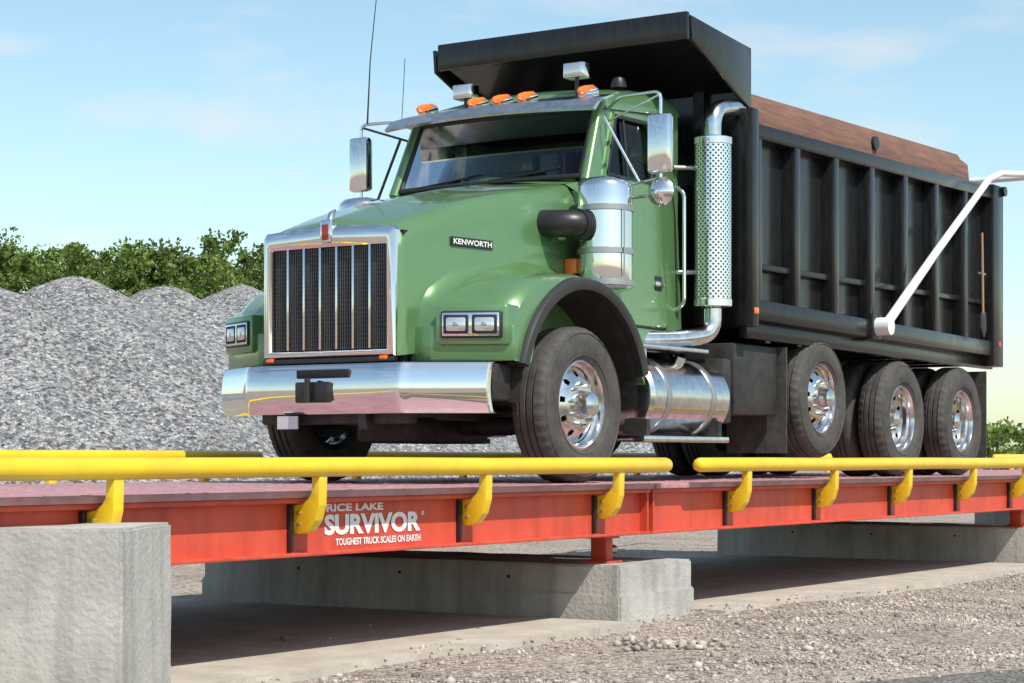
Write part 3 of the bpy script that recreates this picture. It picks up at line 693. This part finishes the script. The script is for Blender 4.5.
# ---- exhaust stack
ec=(13.62,ny(1.12))
revolve('exhaust_heat_shield',[(0.10,2.22),(0.143,2.23),(0.143,3.52),(0.10,3.53)],(ec[0],ec[1],0),(0,0,1),PERF,T,48,50,uv=True)
for zz in (2.26,3.49): revolve('shield_band',[(0.144,zz-0.03),(0.15,zz-0.025),(0.15,zz+0.025),(0.144,zz+0.03)],(ec[0],ec[1],0),(0,0,1),CHROME,T,40)
tube('exhaust_upper_pipe',[(ec[0],ec[1],3.45),(ec[0],ec[1],3.74),(13.98,ec[1]-0.02,3.80),(14.10,ec[1]+0.04,3.80)],0.068,ALU,T,20,round_=0.15)
tube('exhaust_lower_pipe',[(ec[0],ec[1],2.3),(ec[0],ec[1],2.02),(13.3,ny(0.98),1.97),(12.9,ny(0.8),1.95)],0.07,ALU,T,20,round_=0.16)
tube('exhaust_bracket',[(ec[0],ny(1.0),3.3),(13.5,ny(0.85),3.3)],0.02,STEEL,T,8)
tube('exhaust_bracket',[(ec[0],ny(1.0),2.5),(13.5,ny(0.85),2.5)],0.02,STEEL,T,8)
# ---- fuel tank & steps
for s in (1,-1):
    revolve('fuel_tank',[(0,0),(0.20,0.004),(0.26,0.02),(0.285,0.05),(0.285,1.22),(0.26,1.25),(0.2,1.266),(0,1.27)],(12.52,ny(s*0.92),1.53),(1,0,0),ALU,T,48,35)
    for xx in (12.75,13.45): revolve('tank_strap',[(0.286,0),(0.295,0.005),(0.295,0.055),(0.286,0.06)],(xx,ny(s*0.92),1.53),(1,0,0),STEEL,T,48)
    tube('filler_cap',[(13.2,ny(s*1.02),1.75),(13.2,ny(s*1.06),1.84)],0.05,CHROME,T,16)
    bo('upper_step',12.42,13.42,s*0.92,s*1.19,1.865,1.895,ALU,0.006)
    bo('step_bracket',12.45,12.50,s*0.95,s*1.17,1.70,1.866,ALU,0.004)
    bo('lower_step',12.40,13.72,s*0.98,s*1.21,1.195,1.24,ALU,0.006)
    for xx in (12.48,13.6): bo('lower_step_bracket',xx,xx+0.05,s*1.0,s*1.18,1.241,1.36,UNDER)
    bo('cab_skirt',12.40,13.50,s*0.86,s*0.90,1.90,2.04,GREEN,0.01)
    bo('battery_box',13.84,13.98,s*0.6,s*1.10,1.35,1.85,UNDER,0.02)
    bo('tool_box',14.02,14.80,s*0.65,s*1.10,1.42,1.98,UNDER,0.02)
bo('cab_decal',13.10,13.22,0.902,0.906,1.93,2.02,WHITE)
bo('cab_decal_blue',13.28,13.38,0.902,0.906,1.94,2.02,mat('decal_blue',(0.05,0.25,0.5),0.5))
# ---- chassis
both('frame_rail',10.45,19.65,0.38,0.46,1.44,1.72,UNDER,0.01)
for x in (12.6,14.2,15.0,16.4,18.05,19.5): bo('frame_cross',x,x+0.12,0.38,-0.38,1.48,1.68,UNDER)
bo('engine_block',10.6,12.3,0.33,-0.33,1.35,2.3,UNDER,0.05)
bo('oil_pan',10.9,11.9,0.22,-0.22,1.18,1.36,UNDER,0.04)
bo('transmission',12.3,13.2,0.25,-0.25,1.3,1.8,UNDER,0.06)
tube('front_axle',[(11.6,ny(1.0),1.38),(11.6,ny(0.6),1.30),(11.6,ny(-0.6),1.30),(11.6,ny(-1.0),1.38)],0.065,UNDER,T,12)
both('front_leaf_spring',10.95,12.3,0.40,0.50,1.33,1.42,UNDER,0.02)
tube('driveshaft',[(13.2,YC,1.5),(17.0,YC,1.42)],0.06,UNDER,T,12)
for x,z in ((15.5,1.58),(17.3,1.44),(18.8,1.44)):
    tube('axle_tube',[(x,ny(1.1),z),(x,ny(-1.1),z)],0.085,UNDER,T,12)
for x in (17.3,18.8):
    revolve('differential',[(0,-0.2),(0.14,-0.17),(0.2,-0.05),(0.2,0.05),(0.14,0.17),(0,0.2)],(x,YC,1.44),(1,0,0),UNDER,T,20)
both('walking_beam',17.2,18.9,0.44,0.52,1.30,1.46,UNDER,0.04)
both('mudflap',19.42,19.435,0.62,1.2,1.06,1.95,RUB)
both('mudflap_front',14.84,14.855,0.62,1.16,1.12,1.98,RUB)
# ---- wheels
def tyre_prof(R,w):
    half=[(0.288,0.045),(0.31,0.022),(0.36,0.004),(0.42,0.0),(0.465,0.006),(0.497,0.018),(0.512,0.028),(0.524,0.045),(0.53,0.07)]
    half=[(r*R/0.53 if r>0.3 else r,h) for r,h in half]
    g=[]
    for c in (0.32,0.5,0.68):
        g+= [(R,w*c-0.009),(R-0.014,w*c-0.006),(R-0.014,w*c+0.006),(R,w*c+0.009)]
    return half+g+[(r,w-h) for r,h in half[::-1]]
def disc(name,prof,holes,org,ax,m,seg=90):
    ax=Vector(ax); u=ax.orthogonal().normalized(); w_=ax.cross(u); org=Vector(org); vs=[];fs=[]
    for (r,h) in prof:
        for k in range(seg):
            a=2*math.pi*k/seg; vs.append(org+ax*h+(u*math.cos(a)+w_*math.sin(a))*r)
    n_,rc,rr,rt=holes
    for j in range(len(prof)-1):
        rm=(prof[j][0]+prof[j+1][0])/2
        for k in range(seg):
            am=(k+0.5)/seg*n_; da=(am-math.floor(am)-0.5)/n_*2*math.pi*rm
            if n_ and ((rm-rc)/rr)**2+(da/rt)**2<1: continue
            fs.append((j*seg+k,j*seg+(k+1)%seg,(j+1)*seg+(k+1)%seg,(j+1)*seg+k))
    return mesh(name,vs,fs,m,T,45)
def wheel(x,s,oface,z,R,w,kind):
    org=(x,ny(s*oface),z); ax=(0,s,0)
    tp=tyre_prof(R,w)
    def fn(j,k,r):
        if (6<=j<=8 or len(tp)-9<=j<=len(tp)-7) and k%3==0: return r-0.012
        return r
    revolve('tyre',tp,org,ax,RUB,T,132,45,fn=fn)
    for (r,h) in ((0.335*R/0.53,0.0125),(0.485*R/0.53,0.011)):
        revolve('tyre_bead_line',[(r-0.006,h+0.002),(r,h-0.005),(r+0.006,h+0.002)],org,ax,RUB,T,64)
    dd=0.06 if kind!='dual' else 0.13
    revolve('rim',[(0.30,0.044),(0.303,0.03),(0.293,0.026),(0.286,0.04),(0.28,0.075),(0.262,0.09),(0.258,w-0.05),(0.28,w-0.04),(0.30,w-0.03)],org,ax,ALU,T,64,40)
    rr=np.linspace(0.258,0.095,16)
    if kind!='dual': pr=[(r,dd+0.035-0.065*math.sin(min(1,(0.258-r)/0.12)*math.pi/2)) for r in rr]
    else: pr=[(r,dd+0.03*math.sin((0.258-r)/0.163*math.pi/2)) for r in rr]
    disc('wheel_disc',pr,(10,0.212,0.021,0.022),org,ax,ALU,140)
    hb=pr[-1][1]
    revolve('hub',[(0.10,hb+0.01),(0.096,hb-0.02),(0.085,hb-0.05),(0.082,hb-0.085),(0.06,hb-0.10),(0.0,hb-0.102)],org,ax,ALU,T,32,35)
    u=Vector(ax).orthogonal().normalized(); w_=Vector(ax).cross(u)
    hl=float(np.interp(-0.145,[-r for r in rr],[h for r,h in pr]))
    for k in range(10):
        a=2*math.pi*(k+0.5)/10; p=Vector(org)+(u*math.cos(a)+w_*math.sin(a))*0.143
        tube('lug_nut',[p+Vector(ax)*(hl+0.005),p+Vector(ax)*(hl-0.028)],0.014,STEEL,T,6)
    revolve('brake_drum',[(0.20,dd+0.06),(0.205,dd+0.07),(0.205,dd+0.2),(0,dd+0.2)],org,ax,UNDER,T,24)
    if kind=='dual':
        org2=(x,ny(s*(oface-0.31)),z); revolve('inner_tyre',tp,org2,ax,RUB,T,72,45)
        revolve('inner_rim',[(0.30,0.03),(0.27,0.08),(0.27,w-0.04)],org2,ax,STEEL,T,40)
for s in (1,-1):
    wheel(11.6,s,1.20,1.44,0.53,0.29,'front')
    wheel(15.5,s,1.20,1.58,0.50,0.28,'front')
    wheel(17.28,s,1.20,1.44,0.53,0.27,'dual')
    wheel(18.82,s,1.20,1.44,0.53,0.27,'dual')
# ---- dump body
def bz(X): return (X-14.1)*0.021
BX0,BX1=14.08,19.70
for s in (1,-1):
    a,b=sorted((ny(s*1.10),ny(s*1.13)))
    prism('body_side_panel',[(BX0,2.12),(BX1,2.12),(BX1,3.62+bz(BX1)),(BX0,3.62)],a,b,'y',BLACK,T)
    a,b=sorted((ny(s*1.08),ny(s*1.255)))
    prism('body_top_rail',[(BX0,3.57),(BX1,3.57+bz(BX1)),(BX1,3.69+bz(BX1)),(BX0,3.69)],a,b,'y',BLACK,T,0.012)
    prism('body_bottom_rail',[(BX0,2.16),(BX1,2.10),(BX1,2.25),(BX0,2.32)],a,b,'y',BLACK,T,0.012)
    prism('body_lower_skirt',[(BX0+0.02,2.02),(BX1,1.98),(BX1,2.12),(BX0+0.02,2.16)],*sorted((ny(s*1.10),ny(s*1.17))),'y',BLACK,T,0.005)
    prism('body_mid_rail',[(BX0,2.56),(BX1,2.62),(BX1,2.67),(BX0,2.61)],*sorted((ny(s*1.13),ny(s*1.20))),'y',BLACK,T,0.006)
    for X in (14.16,14.87,15.64,16.41,17.18,17.95,18.72):
        w=0.06
        poly=[(X-w,ny(s*1.125)),(X-w*0.8,ny(s*1.25)),(X+w*0.8,ny(s*1.25)),(X+w,ny(s*1.125))]
        prism('body_rib',poly,2.26,3.60+bz(X),'z',BLACK,T,0.006)
    box('body_rear_post',19.45,19.74,*sorted((ny(s*1.08),ny(s*1.27))),2.0,3.83,BLACK,T,0.015)
    box('body_front_post',14.00,14.12,*sorted((ny(s*1.08),ny(s*1.27))),2.10,3.80,BLACK,T,0.015)
    prism('side_board',[(14.12,3.69),(18.95,3.69+bz(18.95)),(18.90,3.86+bz(18.9)),(18.70,3.89+bz(18.7)),(18.62,3.93+bz(18.6)),(14.12,3.925)],*sorted((ny(s*1.15),ny(s*1.20))),'y',WOOD,T,0.004)
    prism('canopy_cheek',[(13.12,4.35),(13.14,4.17),(13.95,3.86),(14.12,3.80),(14.12,4.28)],*sorted((ny(s*1.14+0.03),ny(s*1.17+0.03))),'y',BLACK,T,0.004)
    box('body_sill',14.1,19.7,*sorted((ny(s*0.36),ny(s*0.48))),1.86,2.08,BLACK,T,0.01)
    for X in np.arange(14.5,19.6,0.6): box('body_floor_bearer',X,X+0.08,*sorted((ny(s*0.48),ny(s*1.14))),2.0,2.10,BLACK,T)
    for X,c in ((14.06,AMB),(16.8,AMB),(19.6,REDL)): box('side_marker',X-0.035,X+0.035,*sorted((ny(s*1.255),ny(s*1.28))),2.20,2.25,c,T,0.006)
    tube('hinge_pin',[(19.72,ny(s*1.1),3.78),(19.72,ny(s*1.3),3.78)],0.05,BLACK,T,12)
bo('body_floor',14.1,19.68,1.12,-1.12,2.10,2.16,BLACK)
bo('body_front_wall',14.06,14.10,1.15,-1.15,2.12,4.26,BLACK)
for o in (-0.8,-0.4,0,0.4,0.8): bo('front_wall_rib',13.99,14.06,o-0.05,o+0.05,2.12,4.0,BLACK,0.01)
bo('tailgate',19.64,19.70,1.08,-1.08,2.02,3.80,BLACK,0.01)
for o in (-0.7,0,0.7): bo('tailgate_rib',19.70,19.78,o-0.05,o+0.05,2.1,3.75,BLACK,0.01)
for z in (2.3,2.9,3.6): bo('tailgate_bar',19.70,19.76,1.05,-1.05,z-0.05,z+0.05,BLACK,0.01)
vs=[(13.10,4.37),(14.12,4.29),(14.12,4.25),(13.14,4.325),(13.16,4.18),(13.12,4.18)]
prism('cab_protector',vs,ny(1.18),ny(-1.05),'y',BLACK,T,0.006)
bo('cab_protector_lip',13.07,13.12,1.19,-1.06,4.17,4.38,BLACK,0.012)
prism('cab_protector_underside',[(13.15,4.20),(14.05,3.94),(14.05,3.97),(13.15,4.23)],ny(1.14),ny(-1.02),'y',BLACK,T)
tube('hoist_cylinder',[(13.92,YC,1.7),(13.95,YC,3.7)],[0.11,0.09],UNDER,T,16)
revolve('tarp_hook_disc',[(0.0,-0.01),(0.06,-0.01),(0.06,0.03),(0,0.03)],(16.55,ny(1.20),3.86),(0,-1,0),TRIM,T,20)
for s in (1,-1):
    o=1.36
    tube('tarp_arm',[(16.42,ny(s*o),2.23),(17.6,ny(s*o),2.96),(19.05,ny(s*o),3.82),(19.40,ny(s*o),3.92),(20.9,ny(s*o),4.08)],[0.044,0.038,0.034,0.032,0.030],WHITE,T,14)
    tube('tarp_arm_pivot',[(16.42,ny(s*1.27),2.23),(16.42,ny(s*1.42),2.23)],0.078,WHITE,T,20)
    bo('tarp_pivot_plate',16.32,16.52,s*1.2,s*1.29,2.12,2.34,BLACK,0.01)
tube('tarp_roller',[(20.9,ny(1.36),4.08),(20.9,ny(-1.36),4.08)],0.035,WHITE,T,12)
tube('shovel_handle',[(19.05,ny(1.29),3.30),(19.08,ny(1.29),2.50)],0.014,HAND,T,10)
prism('shovel_blade',[(19.02,2.52),(19.14,2.52),(19.16,2.35),(19.09,2.26),(19.0,2.35)],ny(1.30),ny(1.285),'y',UNDER,T,0.003)
tube('chain_hanger',[(18.98,ny(1.275),2.9),(19.18,ny(1.275),2.9)],0.012,STEEL,T,6)
# ------------------------------------------------------------------ light, sky, camera
el=math.radians(52); az=Vector((-0.42,-1.0,0)).normalized()
ts=Vector((az.x*math.cos(el),az.y*math.cos(el),math.sin(el)))
sl=bpy.data.lights.new('sun','SUN'); sl.energy=5.0; sl.angle=math.radians(0.5); sl.color=(1.0,0.95,0.87)
so=bpy.data.objects.new('sun',sl); so.rotation_euler=ts.to_track_quat('Z','Y').to_euler(); so.location=(0,-10,30); col.objects.link(so)
w=bpy.data.worlds.new('World'); scene.world=w; w.use_nodes=True; N=w.node_tree.nodes; L=w.node_tree.links
bg=N['Background']; sky=N.new('ShaderNodeTexSky'); sky.sky_type='NISHITA'; sky.sun_disc=False
sky.sun_elevation=el; sky.sun_rotation=math.atan2(az.x,az.y); sky.air_density=1.0; sky.dust_density=0.8; sky.ozone_density=1.8
tint=N.new('ShaderNodeMixRGB'); tint.blend_type='MULTIPLY'; tint.inputs[0].default_value=1; tint.inputs[2].default_value=(1.42,1.50,1.33,1); L.new(sky.outputs[0],tint.inputs[1])
tc=N.new('ShaderNodeTexCoord'); mp=N.new('ShaderNodeMapping'); mp.inputs['Scale'].default_value=(3.2,3.2,13); mp.inputs['Location'].default_value=(0.35,0.1,0.0)
L.new(tc.outputs['Generated'],mp.inputs[0]); nz=N.new('ShaderNodeTexNoise'); nz.inputs['Scale'].default_value=2.2; nz.inputs['Detail'].default_value=9; nz.inputs['Roughness'].default_value=0.6
L.new(mp.outputs[0],nz.inputs['Vector']); mr=N.new('ShaderNodeMapRange'); mr.inputs[1].default_value=0.50; mr.inputs[2].default_value=0.78; mr.inputs[3].default_value=0; mr.inputs[4].default_value=0.75
L.new(nz.outputs[0],mr.inputs[0]); mx=N.new('ShaderNodeMixRGB'); mx.inputs[2].default_value=(6.8,6.7,6.7,1)
L.new(mr.outputs[0],mx.inputs[0]); L.new(tint.outputs[0],mx.inputs[1]); L.new(mx.outputs[0],bg.inputs[0]); bg.inputs[1].default_value=0.13
cam=bpy.data.cameras.new('camera'); co=bpy.data.objects.new('camera',cam); col.objects.link(co)
co.location=(0,0,1.08); co.rotation_euler=(math.radians(90),0,math.radians(33-90))
cam.sensor_width=36; cam.lens=36*2000/1024; cam.shift_y=(458-341.5)/1024; cam.clip_start=0.1; cam.clip_end=5000
scene.camera=co
scene.view_settings.view_transform='Standard'; scene.view_settings.look='None'; scene.view_settings.exposure=0
print('done',len(bpy.data.objects))
